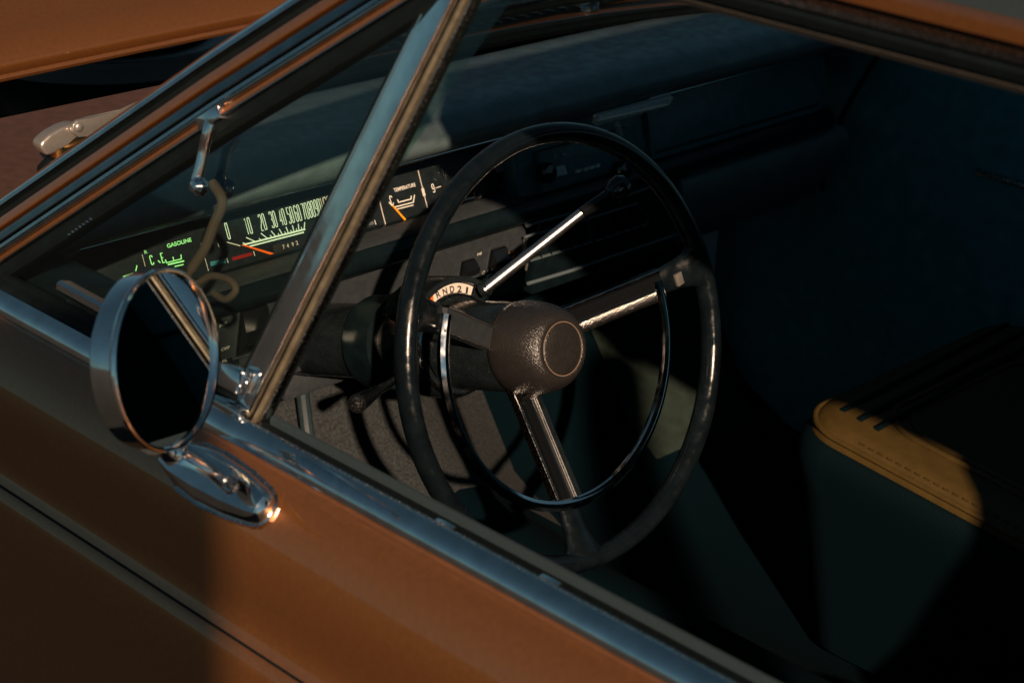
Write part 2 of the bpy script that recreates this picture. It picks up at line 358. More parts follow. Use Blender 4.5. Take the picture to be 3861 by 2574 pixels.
# A pillar ------------------------------------------------------
a0, a1 = gl(25, 1046), gl(1553, 85)
adir = (a1 - a0).normalized(); q0 = a0 - adir * .03; q1 = a0 + adir * ((1.30 - a0.z) / adir.z)
fw = Y                                                             # width axis: forwards
pil_path = [q0, q0.lerp(q1, .5) + V((0, .003, .002)), q1]
D = -.012; PS = 1.30
def pstrip(prof, name, m, parent): return strip(pil_path, fw, [(a * PS, b * 1.35 if b > D else b) for a, b in prof], name, m, parent)
def flat(a, b, tilt, h0):
    k = math.tan(math.radians(tilt)) * (b - a) / 2; e = (b - a) * .10
    return [(a, D), (a, h0 + k - .0006), (a + e, h0 + k), ((a + b) / 2, h0 + .0002), (b - e, h0 - k), (b, h0 - k - .0006), (b, D)]
pil = pstrip(flat(.0297, .0362, 8, .0030), 'windshield_pillar', 'paint', car)
pstrip([(.0, D), (.0, .0), (.002, .0025), (.0065, .0030), (.0085, .001), (.0085, D)], 'pillar_seal', 'rubber', pil)
pstrip(bead(.0086, .0107, .0034, base=D), 'pillar_edge_trim', 'dim_chrome', pil)
pstrip(flat(.0108, .0139, 2, .0022), 'pillar_paint_strip', 'paint', pil)
pstrip(flat(.0165, .0197, 14, .0042), 'pillar_bright_trim', 'dim_chrome', pil)
pstrip(flat(.0140, .0164, -8, .0040), 'pillar_bright_trim', 'dim_chrome', pil)
pstrip([(.0198, D), (.0198, -.001), (.0209, -.001), (.0209, D)], 'pillar_groove', 'rubber', pil)
pstrip(flat(.0210, .0280, 10, .0036), 'drip_molding', 'dark_satin', pil)
pstrip([(.0281, D), (.0281, -.002), (.0296, -.002), (.0296, D)], 'pillar_groove', 'rubber', pil)
pstrip([(.0363, D), (.0363, -.002), (.0426, -.003), (.0426, D)], 'pillar_groove', 'rubber', pil)
pstrip(flat(.0427, .0456, 16, .0022), 'windshield_reveal_trim', 'dim_chrome', pil)
pstrip([(.0457, D), (.0457, .0016), (.0475, .0010), (.0505, -.0025), (.0512, -.005), (.0512, D)], 'windshield_reveal_trim', 'chrome', pil)
pstrip([(.0513, D), (.0513, -.004), (.0535, -.007), (.0535, D)], 'pillar_paint_edge', 'paint', pil)
# small row of rivet heads in the seal
for k in range(7):
    q = gl(262 + k * 13.5, 884 - k * 9.5, .0035); MB().lathe(q, GN, V((0, 1, 0)), GN.cross(Y).normalized(), [(0, .0012), (.0008, .0010), (.0012, 0)], 8).build('seal_rivet', 'chrome', pil)

# vent glass + frame
tri = [gl(30, 1062), gl(905, 1505), p1, q1]
gv = [p - GN * .004 for p in tri]
MB().add(gv, [(0, 1, 2, 3)]).build('vent_glass', 'vent_glass_green', vent, smooth=0)
lower = [gl(225, 1072), gl(900, 1440)]
low2 = [lower[0], lower[1]]
strip([gl(232, 1085, -.004), gl(905, 1452, -.004)], Z, [(-.003, -.006), (-.003, .002), (-.001, .005), (.004, .0055), (.0062, .003), (.0062, -.006)], 'vent_lower_frame', 'chrome', vent)
strip([gl(20, 1050), gl(905, 1512)], Z, [(-.008, -.006), (-.008, .001), (-.004, .003), (.002, .0025), (.004, 0), (.004, -.006)], 'vent_lower_seal', 'rubber', vent)
# pivot block by the post foot
pc = gl(884, 1425, .008); zg = GN.cross(Y).normalized()
if zg.z < 0: zg = -zg
MB().box(pc, Y, zg, GN, .011, .0085, .006, .0022).build('vent_pivot', 'chrome', vent)
MB().tube(smooth_path([gl(915, 1462, .01), gl(930, 1430, .013), gl(922, 1475, .012), gl(905, 1500, .008)], 4), .0018, 8).build('pivot_spring', 'chrome', vent)
# latch handle hanging from the front frame
h = .007
hp = smooth_path([gl(815, 432, .004), gl(802, 445, h), gl(782, 505, h + .002), gl(770, 560, h), gl(755, 630, h), gl(742, 680, h), gl(748, 706, h)], 5)
rr = [.0062 - .0012 * math.sin(i / len(hp) * 3.0) for i in range(len(hp))]; rr[-1] = .0066; rr[-2] = .0068; rr[-3] = .0066
MB().tube(hp, [r * .85 for r in rr], 14).build('vent_latch_handle', 'chrome', vent)
MB().box(gl(806, 448, .006), adir, GN.cross(adir), GN, .013, .0055, .006, .002).build('latch_mount', 'chrome', vent)
kn = gl(752, 704, h + .001); MB().lathe(kn, GN, Y, zg, [(0, .007), (.004, .0062), (.0068, .003), (.0072, -.001), (.005, -.005), (0, -.006)], 20).build('latch_knob', 'chrome', vent)

# ------------------------------------------------------------------ roof side
def rail(prof, name, m, parent=car, sm=35): return MB().extrude_y(prof, -.95, .79).build(name, m, parent, sm)
roof_pts = [(.112, 1.319), (.13, 1.335), (.22, 1.37), (.45, 1.395), (.74, 1.402), (1.03, 1.395), (1.26, 1.37), (1.36, 1.335), (1.375, 1.319)]
roof = MB().extrude_y(roof_pts + [(x, z - .02) for x, z in reversed(roof_pts)], -1.6, .79).build('roof', 'roof_vinyl', car)
rail([(.100, 1.309), (.099, 1.316), (.104, 1.3185), (.113, 1.318), (.113, 1.309)], 'drip_rail', 'paint', roof)
rail([(.106, 1.2975), (.104, 1.302), (.107, 1.3045), (.114, 1.304), (.114, 1.2975)], 'window_head_trim', 'dull_chrome', roof)
rail([(.108, 1.304), (.108, 1.309), (.12, 1.309), (.12, 1.304)], 'rail_recess', 'rubber', roof)
rail([(.110, 1.287), (.108, 1.292), (.110, 1.2972), (.135, 1.2972), (.135, 1.287)], 'head_seal', 'rubber', roof)
rail([(.118, 1.279), (.114, 1.283), (.118, 1.2868), (.19, 1.30), (.22, 1.315), (.22, 1.300), (.19, 1.285)], 'headliner_edge', 'headliner', roof)
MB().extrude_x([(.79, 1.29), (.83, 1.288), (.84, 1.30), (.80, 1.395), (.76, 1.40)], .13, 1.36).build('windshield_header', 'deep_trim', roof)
MB().extrude_y([(.0, .95), (.10, 1.30), (.14, 1.30), (.06, .95)], -1.6, -.165).build('rear_quarter_pillar', 'paint', roof)

# ------------------------------------------------------------------ windshield, cowl, hood
def wbase(x):       # plan curve of the windshield base
    u = (x - .74) / .72; return 1.60 - .24 * abs(u) ** 2.6
def whead(x):
    u = (x - .74) / .64; return .83 - .03 * abs(u) ** 2
N = 24; bot, top = [], []
for i in range(N + 1):
    f = i / N; xb = .03 + f * 1.42; xt = .125 + f * 1.23
    bot.append(V((xb, wbase(xb), .958))); top.append(V((xt, whead(xt), 1.295)))
mb = MB(); mid = [b.lerp(t, .5) + V((0, .02, .014)) for b, t in zip(bot, top)]
mb.rings([bot, mid, top], closed=False, cap=False); mb.build('windshield', 'windshield_glass', car)
# rubber gasket along the base
MB().tube([b + V((0, 0, -.004)) for b in bot], .009, 10).build('windshield_gasket', 'rubber', car)
MB().tube([b + V((0, .012, -.001)) for b in bot], .0035, 8).build('windshield_base_trim', 'chrome', car)
# cowl
mb = MB(); ra, rb2, rc = [], [], []
for i in range(N + 1):
    x = .03 + i / N * 1.42; ra.append(V((x, wbase(x) + .004, .953))); rb2.append(V((x, wbase(x) + .03, .957))); rc.append(V((x, max(1.662, wbase(x) + .06), .960)))
rd = [p + V((0, .006, -.006)) for p in rc]; re = [p + V((0, .008, -.10)) for p in rc]
mb.rings([ra, rb2, rc, rd, re], closed=False, cap=False); cowl = mb.build('cowl_panel', 'cowl_paint', car)
MB().box(V((.95, 1.635, .9615)), X, Y, Z, .30, .014, .001, .0005).build('cowl_grille', 'rubber', cowl)
for k in range(26):
    MB().box(V((.665 + k * .0228, 1.635, .963)), X, Y, Z, .0022, .013, .0012).build('grille_bar', 'engine_black', cowl)
# wipers
for xw, tip in ((.62, 1.12), (1.02, 1.40)):
    y0 = wbase(xw) + .045
    wp = MB().tube([V((xw, y0, .968)), V((xw + .10, y0 - .032, .992)), V((tip - .18, wbase(tip - .18) + .006, .992))], [.0055, .0048, .004], 8).build('wiper', 'dull_chrome', car)
    MB().lathe(V((xw, y0, .958)), Z, X, Y, [(.016, 0), (.015, .010), (.009, .018), (0, .019)], 20).build('wiper_pivot', 'dull_chrome', wp)
    MB().tube([V((tip - .36, wbase(tip - .36) - .008, .986)), V((tip - .18, wbase(tip - .18) - .004, .986)), V((tip, wbase(tip) - .004, .985))], .0045, 8).build('wiper_blade', 'rubber', wp)
# hood, raised: rear edge above the cowl, panel rising forwards
HS = math.radians(24); hd = V((0, math.cos(HS), math.sin(HS))); hn = V((0, -math.sin(HS), math.cos(HS)))
mb = MB(); rows = []
for j, (s, dn) in enumerate([(0, -.012), (0, -.004), (.004, 0), (.05, .004), (.3, .012), (1.2, .0)]):
    rows.append([V((x, 1.900, .9305 + .010 * (x - .36))) + hd * s + hn * (dn + .006 * (1 - ((x - .74) / .68) ** 2)) for x in [.06 + 1.36 * i / 20 for i in range(21)]])
mb.rings(rows, closed=False, cap=False); hood = mb.build('hood', 'paint', car, 50)
und = [[p - hn * .02 + hd * .006 for p in r] for r in rows[1:]]
MB().rings(und, closed=False, cap=False).build('hood_underside', 'engine_black', hood)
MB().tube([p - hn * .006 for p in rows[0]], .005, 8).build('hood_lip', 'paint', hood)
# engine bay
MB().add([(.05, 1.67, .62), (1.42, 1.67, .62), (1.42, 2.75, .62), (.05, 2.75, .62), (1.42, 2.75, 1.0), (.05, 2.75, 1.0), (1.42, 1.67, .93), (.05, 1.67, .93)],
         [(0, 1, 2, 3), (3, 2, 4, 5), (1, 2, 4, 6)]).build('engine_bay', 'engine_black', car, smooth=0)
ac = V((.79, 2.34, .762))
air = MB().lathe(ac, Z, X, Y, [(0, .075), (.02, .075), (.025, .068), (.15, .066), (.165, .058), (.195, .058), (.205, .05), (.205, .0), (.19, -.03), (.12, -.05)], 56).build('air_cleaner', 'engine_black', car)
MB().lathe(ac + V((0, 0, .060)), Z, X, Y, [(.152, .004), (.156, .010), (.163, .010), (.166, .002)], 56).build('lid_ring', 'ring_sheen', air)
MB().lathe(ac + V((0, 0, .045)), Z, X, Y, [(.196, .012), (.204, .014), (.210, .008), (.210, -.012), (.204, -.014)], 56).build('cleaner_band', 'ring_sheen', air)
MB().tube([V((.36, 1.80, .66)), V((.36, 1.80, .875))], .012, 14).build('bay_pipe', 'steel', car)
MB().tube(smooth_path([V((.46, 1.86, .70)), V((.47, 1.86, .80)), V((.52, 1.87, .80)), V((.56, 1.9, .75))], 6), .008, 10).build('bay_hose', 'rubber', car)
# hood hinge on the cowl corner (plane y = 1.505)
def hg(px, py, o=0.0): return at(px, py, (0, 1.505 - o, 0), (0, 1, 0))
def plate(pts, o, th, bev=.0014): return MB().bevel_prism([hg(x, y, o) for x, y in pts], (0, 1, 0), th, bev)
hinge = plate([(178, 590), (152, 556), (160, 535), (190, 508), (235, 482), (275, 468), (310, 470), (318, 495), (300, 520), (262, 540), (240, 555), (215, 578)], .012, .016, .0032).build('hood_hinge', 'steel', car)
plate([(272, 500), (276, 470), (292, 455), (330, 447), (460, 424), (560, 370), (580, 390), (460, 462), (380, 500), (335, 515), (300, 520)], .018, .005).build('hinge_arm', 'steel', hinge)
MB().lathe(hg(298, 480, .018), -Y, X, Z, [(0, .0026), (.003, .0022), (.0044, .001), (.0048, 0)], 20).build('hinge_rivet', 'steel', hinge)
MB().tube([hg(222, 552, .004), hg(226, 585, .004)], .0085, 14).build('hinge_bushing', 'brass', hinge)
MB().tube(smooth_path([hg(240, 556, .008), hg(275, 545, .010), hg(330, 520, .010)], 4), .003, 8).build('hinge_spring', 'brass', hinge)
MB().lathe(hg(215, 612) + V((0, .0, 0)), Z, X, Y, [(.0, .006), (.010, .005), (.018, -.004), (.020, -.02)], 24).build('hinge_shadow', 'rubber', hinge)  # dark disc stands in for the contact shadow under the hinge

# ------------------------------------------------------------------ side mirror
mc = V((-.075, .993, 1.016)); mn = V((.37, -.93, .20)).normalized()
m1 = Z.cross(mn).normalized(); m2 = mn.cross(m1)
MSC = .935
mirror = MB().lathe(mc, mn, m1, m2, [(r * MSC, t) for r, t in [(0, -.032), (.020, -.0305), (.042, -.026), (.054, -.021), (.0605, -.0165), (.0628, -.0145), (.0632, -.0115), (.0632, .0005), (.0645, .0015), (.0652, .003), (.0648, .0050), (.0636, .0058), (.0620, .0056), (.0614, .004), (.0612, .001)]], 72).build('side_mirror', 'chrome', car, 30)
MB().lathe(mc, mn, m1, m2, [(0, .0022), (.0613 * MSC, .0022)], 64).build('mirror_glass', 'mirror_glass', mirror)
# stem and teardrop foot on the door shoulder
fo = V((-.026, 0, .906)); fn = V((-.72, 0, .69)).normalized(); fz = fn.cross(Y).normalized()
if fz.z < 0: fz = -fz
def fp(s, w, h): return V((fo.x, s, fo.z)) + fz * w + fn * h
ring_s = [(1.048, .006, .016), (1.044, .013, .020), (1.030, .018, .021), (1.005, .0195, .020), (.975, .0175, .017), (.952, .0135, .0145), (.9445, .0105, .0130), (.9415, .0072, .0095), (.9400, .0030, .0050)]
rg = []
for s, w, hh in ring_s:
    rg.append([fp(s, a * w, b * hh) for a, b in [(-1, -.55), (-1.02, .15), (-.84, .62), (-.62, .92), (0, 1.0), (.62, .92), (.84, .62), (1.02, .15), (1, -.55)]])
base = MB().rings(rg).build('mirror_foot', 'chrome', mirror, 28)
rg2 = [[fp(s - .002 * (1 if i == len(ring_s) - 1 else 0), a * (w + .0022), b) for a, b in [(-1, -.016), (-1, .0012), (1, .0012), (1, -.016)]] for i, (s, w, hh) in enumerate(ring_s)]
MB().rings(rg2).build('foot_gasket', 'dull_chrome', mirror)
MB().tube(smooth_path([fp(1.030, 0, .010), fp(1.034, .004, .026), V((-.066, 1.024, .955)), mc - mn * .018 - m2 * .056], 6), [.012, .0118, .0115, .011, .0108, .0105, .0102, .010, .0098, .0096, .0096, .0098, .010, .0105, .011, .0115, .012, .0125, .013], 16).build('mirror_stem', 'chrome', mirror)
sc = fp(.972, .002, .0172); MB().lathe(sc, fn, Y, fz, [(0, .0022), (.0028, .002), (.0034, .0004), (.0052, .0), (.0062, .0012), (.0070, -.001)], 24).build('foot_screw', 'dull_chrome', mirror)

# ------------------------------------------------------------------ dashboard
DX0, DX1 = .06, 1.345
pad_prof = round2([(1.575, .90), (1.58, .945), (1.53, .955), (1.46, .9585), (1.42, .9565), (1.403, .949), (1.398, .938), (1.404, .924), (1.425, .911), (1.449, .9025), (1.455, .8985), (1.50, .898)], 4)
rg = []
for i in range(33):
    x = DX0 + (DX1 - DX0) * i / 32; e = max(0, (x - 1.20) / .145); k = .05 * e ** 2.2
    lim = wbase(x) - .012
    rg.append([V((x, min(y + k, lim) if y < 1.5 else min(y, lim), z - .012 * e ** 2)) for y, z in pad_prof])
dash = MB().rings(rg).build('dashboard', 'dash_vinyl', car, 50)
MB().extrude_x(round2([(1.446, .8985), (1.4445, .9005), (1.4455, .9030), (1.449, .9035), (1.452, .9005)], 3), .10, .80).build('brow_trim', 'chrome', dash)
MB().box(V((.085, 1.42, .76)), X, Y, Z, .030, .11, .165, .01).build('dash_end_panel', 'dark_plastic', dash)
# cluster face
T = math.radians(24); CU = V((0, math.sin(T), math.cos(T)))
CF = Face((0, 1.48, .823), X, CU)
def fbox(face, a0, a1, b0, b1, th, name, m, parent, h=0.0, bev=.0008):
    return MB().box(face.w((a0 + a1) / 2, (b0 + b1) / 2, h - th / 2), face.r, face.u, face.n, (a1 - a0) / 2, (b1 - b0) / 2, th / 2, bev).build(name, m, parent)
clus = fbox(CF, .12, .735, -.004, .088, .01, 'instrument_cluster', 'cluster_black', car)
roll = round2([(1.495, .822), (1.460, .8215), (1.446, .8235), (1.4375, .819), (1.4330, .808), (1.4375, .798), (1.450, .7935), (1.495, .7925)], 4)
MB().extrude_x(roll, DX0, 1.30, 4).build('lower_dash_roll', 'dark_plastic', dash, 50)
lb = MB(); lb.extrude_x([(1.4405, .8222), (1.447, .8250), (1.474, .8232), (1.474, .8205), (1.447, .8222)], .14, .735); lb.build('cluster_ledge', 'switch_grey', clus)

def cp(ox, oy, sc): return lambda p: (ox + p[0] / sc, oy + p[1] / sc)
zA, zB, zC = cp(300, 750, 3.92), cp(800, 700, 3.92), cp(1300, 600, 3.92)
def mark(name, zf, polys, w, m, face=None, parent=None):
    face = face or CF; mb = MB()
    for pl in polys: face.line(mb, [zf(p) for p in pl], w)
    return mb.build(name, m, parent or clus, smooth=0)
# speed numbers
spd = {'0': (222, 672), '10': (525, 598), '20': (738, 542), '30': (898, 500), '40': (1030, 468), '50': (1150, 437), '60': (1258, 408), '70': (1366, 380), '80': (1462, 350), '90': (1556, 322)}
for s, p in spd.items():
    number(CF, s, 'speed_number', CF.px(*zB(p)), .0162, .0026, .0007, 'print_glow', clus, .0016)
x90 = CF.px(*zB(spd['90'])); x80 = CF.px(*zB(spd['80'])); dx = x90[0] - x80[0]
for i, s in enumerate(('100', '110', '120')):
    number(CF, s, 'speed_number', (x90[0] + dx * 1.25 * (i + 1), x90[1]), .0162, .0038, .00105, 'print_white', clus, .0014)
mark('speed_scale', zB, [[(440, 880), (1370, 645)]], 6.5, 'print_glow'); mark('speed_scale_underline', zB, [[(540, 900), (1350, 690)]], 5.5, 'print_glow')
for a, b in [((630, 828), (497, 767)), ((812, 782), (716, 706)), ((930, 748), (866, 672)), ((1033, 722), (986, 642)), ((1120, 697), (1087, 612)), ((1203, 675), (1181, 588)), ((1275, 655), (1268, 566)), ((1355, 635), (1362, 540))]:
    mark('scale_tick', zB, [[a, b]], 3.6, 'print_glow')
for a, b in [((490, 862), (446, 845)), ((718, 805), (690, 780)), ((880, 762), (850, 734)), ((987, 735), (970, 706)), ((1082, 710), (1066, 680)), ((1167, 688), (1152, 657)), ((1243, 668), (1236, 634)), ((1318, 648), (1312, 612))]:
    mark('scale_tick', zB, [[a, b]], 2.8, 'print_glow')
mark('pointer_tail', zB, [[(215, 836), (410, 890)]], 4, 'print_white')
mb = MB(); pc3 = [CF.px(*zB(p)) for p in [(412, 872), (880, 1008), (825, 1026), (415, 892)]]; mb.prism([CF.w(*p, .0035) for p in pc3], CF.n, .0008); mb.build('speed_pointer', 'pointer_orange', clus, smooth=0)
# odometer
odo = CF.px(*zB((1150, 878)))
fbox(CF, odo[0] - .021, odo[0] + .021, odo[1] - .0048, odo[1] + .0048, .002, 'odometer', 'print_black', clus, h=.0008)
for ch, p in (('7', (1045, 908)), ('4', (1105, 890)), ('9', (1178, 870)), ('2', (1240, 848))): CF.text(ch, 'odometer_digit', CF.px(*zB(p)), .0042, .0026, 'plate_cream', clus, h=.0016, bold=.02)
mark('odometer_divider', zB, [[(1138, 845), (1148, 915)]], 1.3, 'print_white')
# lamp windows along the lower edge
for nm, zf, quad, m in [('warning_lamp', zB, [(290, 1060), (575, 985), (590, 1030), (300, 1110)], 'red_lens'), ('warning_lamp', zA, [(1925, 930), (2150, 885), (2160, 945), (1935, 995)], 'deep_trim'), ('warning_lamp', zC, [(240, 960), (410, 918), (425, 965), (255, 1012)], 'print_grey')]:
    mb = MB(); mb.prism([CF.w(*CF.px(*zf(p)), .0004) for p in quad], CF.n, .0006); mb.build(nm, m, clus, smooth=0)
for zf, a, b in [(zB, (605, 970), (625, 1035)), (zA, (2040, 660), (2055, 712)), (zA, (2170, 875), (2190, 945)), (zC, (437, 902), (457, 968)), (zC, (180, 990), (183, 1040))]: mark('lamp_tick', zf, [[a, b]], 2.8, 'print_white')
# fuel gauge, charging gauge
CF.text('GASOLINE', 'gauge_word', CF.px(*zA((1468, 650))), .0040, .0290, 'print_green', clus, bold=.02)
CF.text('R', 'gauge_word', CF.px(*zA((975, 785))), .0034, .0032, 'print_green', clus)
for ch, p, hh, m in (('E', (1222, 872), .0092, 'print_green'), ('F', (1812, 722), .0092, 'print_grey'), ('C', (1062, 905), .0086, 'print_green')): number(CF, ch, 'gauge_letter', CF.px(*zA(p)), hh, .0026, .0009, m, clus)
mark('fuel_scale', zA, [[(1262, 895), (1282, 945), (1500, 888), (1494, 822)]], 4, 'print_green'); mark('fuel_tick', zA, [[(1390, 912), (1374, 856)]], 4, 'print_green')
mark('fuel_scale_band', zA, [[(1300, 972), (1540, 918)]], 6, 'print_green'); mark('fuel_scale_band', zA, [[(1400, 1000), (1530, 970)]], 4.5, 'print_green')
mark('charge_scale', zA, [[(640, 1152), (790, 1102)]], 6, 'print_green'); mark('charge_tick', zA, [[(845, 982), (826, 1070)]], 4, 'print_green')
mark('charge_tick', zA, [[(1155, 910), (1190, 945)]], 4, 'print_green')
mark('gauge_divider', zA, [[(920, 822), (966, 998)]], 2.2, 'plate_cream'); mark('gauge_divider', zA, [[(1785, 650), (1900, 1062)]], 2.6, 'plate_cream')
# temperature gauge
CF.text('TEMPERATURE', 'gauge_word', CF.px(*zC((880, 420))), .0040, .0312, 'print_white', clus, bold=.02)
number(CF, 'C', 'gauge_letter', CF.px(*zC((684, 612))), .0095, .0027, .0010, 'print_white', clus); number(CF, 'H', 'gauge_letter', CF.px(*zC((1158, 490))), .0085, .0027, .0010, 'print_white', clus)
mark('temperature_scale', zC, [[(648, 638), (718, 714), (1008, 640), (1026, 530)]], 5, 'print_white'); mark('temperature_scale', zC, [[(772, 598), (792, 640), (972, 592), (978, 545)]], 5, 'print_white')
mark('temperature_scale', zC, [[(742, 748), (1008, 680)]], 4.5, 'print_white')
mb = MB(); pc4 = [CF.px(*zC(p)) for p in [(666, 700), (684, 690), (872, 898), (850, 912)]]; mb.prism([CF.w(*p, .0034) for p in pc4], CF.n, .0008); mb.build('temperature_pointer', 'pointer_amber', clus, smooth=0)
mark('gauge_divider', zC, [[(465, 458), (597, 972)]], 4, 'plate_cream'); mark('gauge_divider', zC, [[(1080, 172), (1218, 722)]], 4, 'plate_cream')
# clock
number(CF, '12', 'clock_number', CF.px(*zC((1465, 190))), .0090, .0028, .0008, 'print_grey', clus); number(CF, '9', 'clock_number', CF.px(*zC((1302, 432))), .0088, .0026, .0009, 'print_white', clus)
mark('clock_tick', zC, [[(1335, 432), (1416, 403)]], 3.2, 'print_white')
for a, b in [((1370, 192), (1388, 216)), ((1318, 298), (1348, 312)), ((1555, 150), (1560, 180)), ((1480, 245), (1492, 295))]: mark('clock_tick', zC, [[a, b]], 2.6, 'print_grey')
ck = CF.w(*CF.px(*zC((1700, 607)))); ke = CF.w(*CF.px(*zC((1885, 560))), 0.0) + CF.n * .004
MB().tube([ck + CF.n * .004, ke + CF.n * .002], .0022, 10).build('clock_knob_stem', 'dull_chrome', clus)
MB().lathe(ke + CF.n * .003, (CF.n + X * .5).normalized(), Z, Y, [(0, .004), (.004, .003), (.0062, -.002), (.005, -.006)], 20).build('clock_knob', 'gloss_black', clus)

# right part of the dash face: radio bezel, glove box, vents
RF = Face((0, 1.462, .85), X, V((0, .25, .97)))
fbox(RF, .738, DX1 - .03, -.055, .050, .02, 'dash_fascia', 'fascia', dash)
radio = MB().box(RF.w(.845, -.012, .002), X, RF.u, RF.n, .075, .028, .006, .002).build('radio', 'fascia', car)
RP = Face(RF.w(0, 0, .0082), X, RF.u)
def rpx(px, py): return RP.px(px, py)
def quadbox(face, pts, th, name, m, parent, h=0.0):
    mb = MB(); mb.prism([face.w(*face.px(*p), h) for p in pts], face.n, th); return mb.build(name, m, parent, smooth=0)
quadbox(RP, [(2062, 636), (2122, 622), (2133, 656), (2058, 675)], .003, 'radio_display', 'radio_grey', radio)
for i in range(4):
    x0 = 2165 + i * 22 + (6 if i else 0); y0 = 655 - i * 6.5
    quadbox(RP, [(x0, y0 - 2), (x0 + 15, y0 - 6), (x0 + 18, y0 - 19), (x0 + 1, y0 - 14)], .004, 'radio_button', 'radio_grey', radio)
for i in range(2): quadbox(RP, [(2083 + i * 32, 594 - i * 7), (2094 + i * 38, 591 - i * 7), (2092 + i * 38, 582 - i * 7), (2081 + i * 32, 586 - i * 7)], .002, 'radio_lamp', 'dull_chrome', radio)
kc = RP.w(*rpx(2048, 652)); MB().lathe(kc, RP.n, X, RP.u, [(0, .014), (.009, .013), (.0115, .010), (.012, 0)], 28).build('radio_knob', 'gloss_black', radio)
kc = RP.w(*rpx(2330, 645)); MB().lathe(kc, RP.n, X, RP.u, [(0, .014), (.009, .013), (.0115, .010), (.012, 0)], 28).build('radio_knob', 'gloss_black', radio)
for pts in ([(2060, 700), (2335, 628)], [(2060, 624), (2225, 582)]): RP.line(MB(), pts, 4)
for pts in ([(2060, 698), (2345, 624)], [(2056, 624), (2225, 583)], [(1972, 737), (2320, 668)]):
    mb = MB(); RP.line(mb, pts, 4); mb.build('radio_trim', 'edge_grey', radio, smooth=0)
# lower vent panel
VF = Face((0, 1.447, .76), X, V((0, -.10, .995)))
fbox(VF, .765, 1.02, -.062, .030, .014, 'vent_panel', 'dark_plastic', dash)
def frame(face, pts, name, m, parent, r=.0016):
    q = [face.w(*face.px(*p), .001) for p in pts]; return MB().tube(q, r, 8, loop=True).build(name, m, parent, 50)
for pts in ([(1975, 893), (2207, 826), (2228, 912), (1998, 980)], [(2214, 824), (2400, 766), (2444, 842), (2242, 908)]):
    vf = frame(VF, pts, 'air_vent', 'edge_grey', dash, .0018)
    for k in range(1, 6):
        f = k / 6; a = V((*pts[0], 0)).lerp(V((*pts[1], 0)), f); b = V((*pts[3], 0)).lerp(V((*pts[2], 0)), f)
        pa, pb_ = VF.w(*VF.px(a.x, a.y), .0), VF.w(*VF.px(b.x, b.y), .0)
        MB().box((pa + pb_) / 2, X, (pb_ - pa).normalized(), VF.n, .0009, (pb_ - pa).length / 2, .003).build('vent_vane', 'dark_plastic', vf)
MB().tube([VF.w(*VF.px(1985, 850)), VF.w(*VF.px(2215, 786)), VF.w(*VF.px(2450, 706))], .0024, 8).build('vent_panel_edge', 'edge_grey', dash)
MB().tube([VF.w(*VF.px(1990, 1069)), VF.w(*VF.px(2150, 1021)), VF.w(*VF.px(2551, 884))], .0022, 8).build('vent_panel_edge', 'edge_grey', dash)
# glove box door + knee roll
gb = fbox(RF, .955, 1.285, -.052, .043, .008, 'glove_box', 'fascia', dash, h=.008, bev=.003)
for b in (-.0215, .042): MB().box(RF.w(1.12, b, .0085), X, RF.u, RF.n, .16, .0016, .0016, .0006).build('glove_box_trim', 'dull_chrome' if b > 0 else 'dark_plastic', gb)
knee = round2([(1.52, .795), (1.455, .792), (1.438, .780), (1.440, .755), (1.462, .715), (1.52, .66), (1.60, .64), (1.60, .79)], 4)
MB().extrude_x(knee, 1.005, 1.34, 6).build('knee_panel', 'dash_vinyl', dash, 60)
MB().tube([V((1.34, 1.42 + .05 * math.sin(a), .87 - .1 * a)) for a in [i / 8 for i in range(-4, 15)]], .004, 8).build('dash_end_trim', 'dark_plastic', dash)
# chrome outlet on the dash brow, its reflections put into pale base colours
BF = Face((0, 1.414, .905), X, V((0, -.35, .94)))
outl = MB().box(BF.w(.873, .004, 0), X, BF.u, BF.n, .063, .0062, .004, .0012).build('brow_outlet', 'radio_grey', dash)
MB().tube([BF.w(*BF.px(*p), .005) for p in [(2229, 426), (2236, 447), (2495, 388), (2508, 383), (2512, 362)]], .0015, 8).build('outlet_trim', 'print_white', outl)
for i in range(6):
    f = i / 5; x0 = 2262 + 185 * f; y0 = 462 - 47 * f
    a, b = BF.w(*BF.px(x0, y0 - 8), .003), BF.w(*BF.px(x0 + 6, y0 + 16), -.004)
    MB().box((a + b) / 2, X, (b - a).normalized(), BF.n, .0038, (b - a).length / 2, .0022, .0008).build('outlet_fin', 'radio_grey', outl)
MB().tube([BF.w(*BF.px(2340, 478), -.006), BF.w(*BF.px(2365, 530), -.012)], .0035, 8).build('outlet_stalk', 'radio_grey', outl)
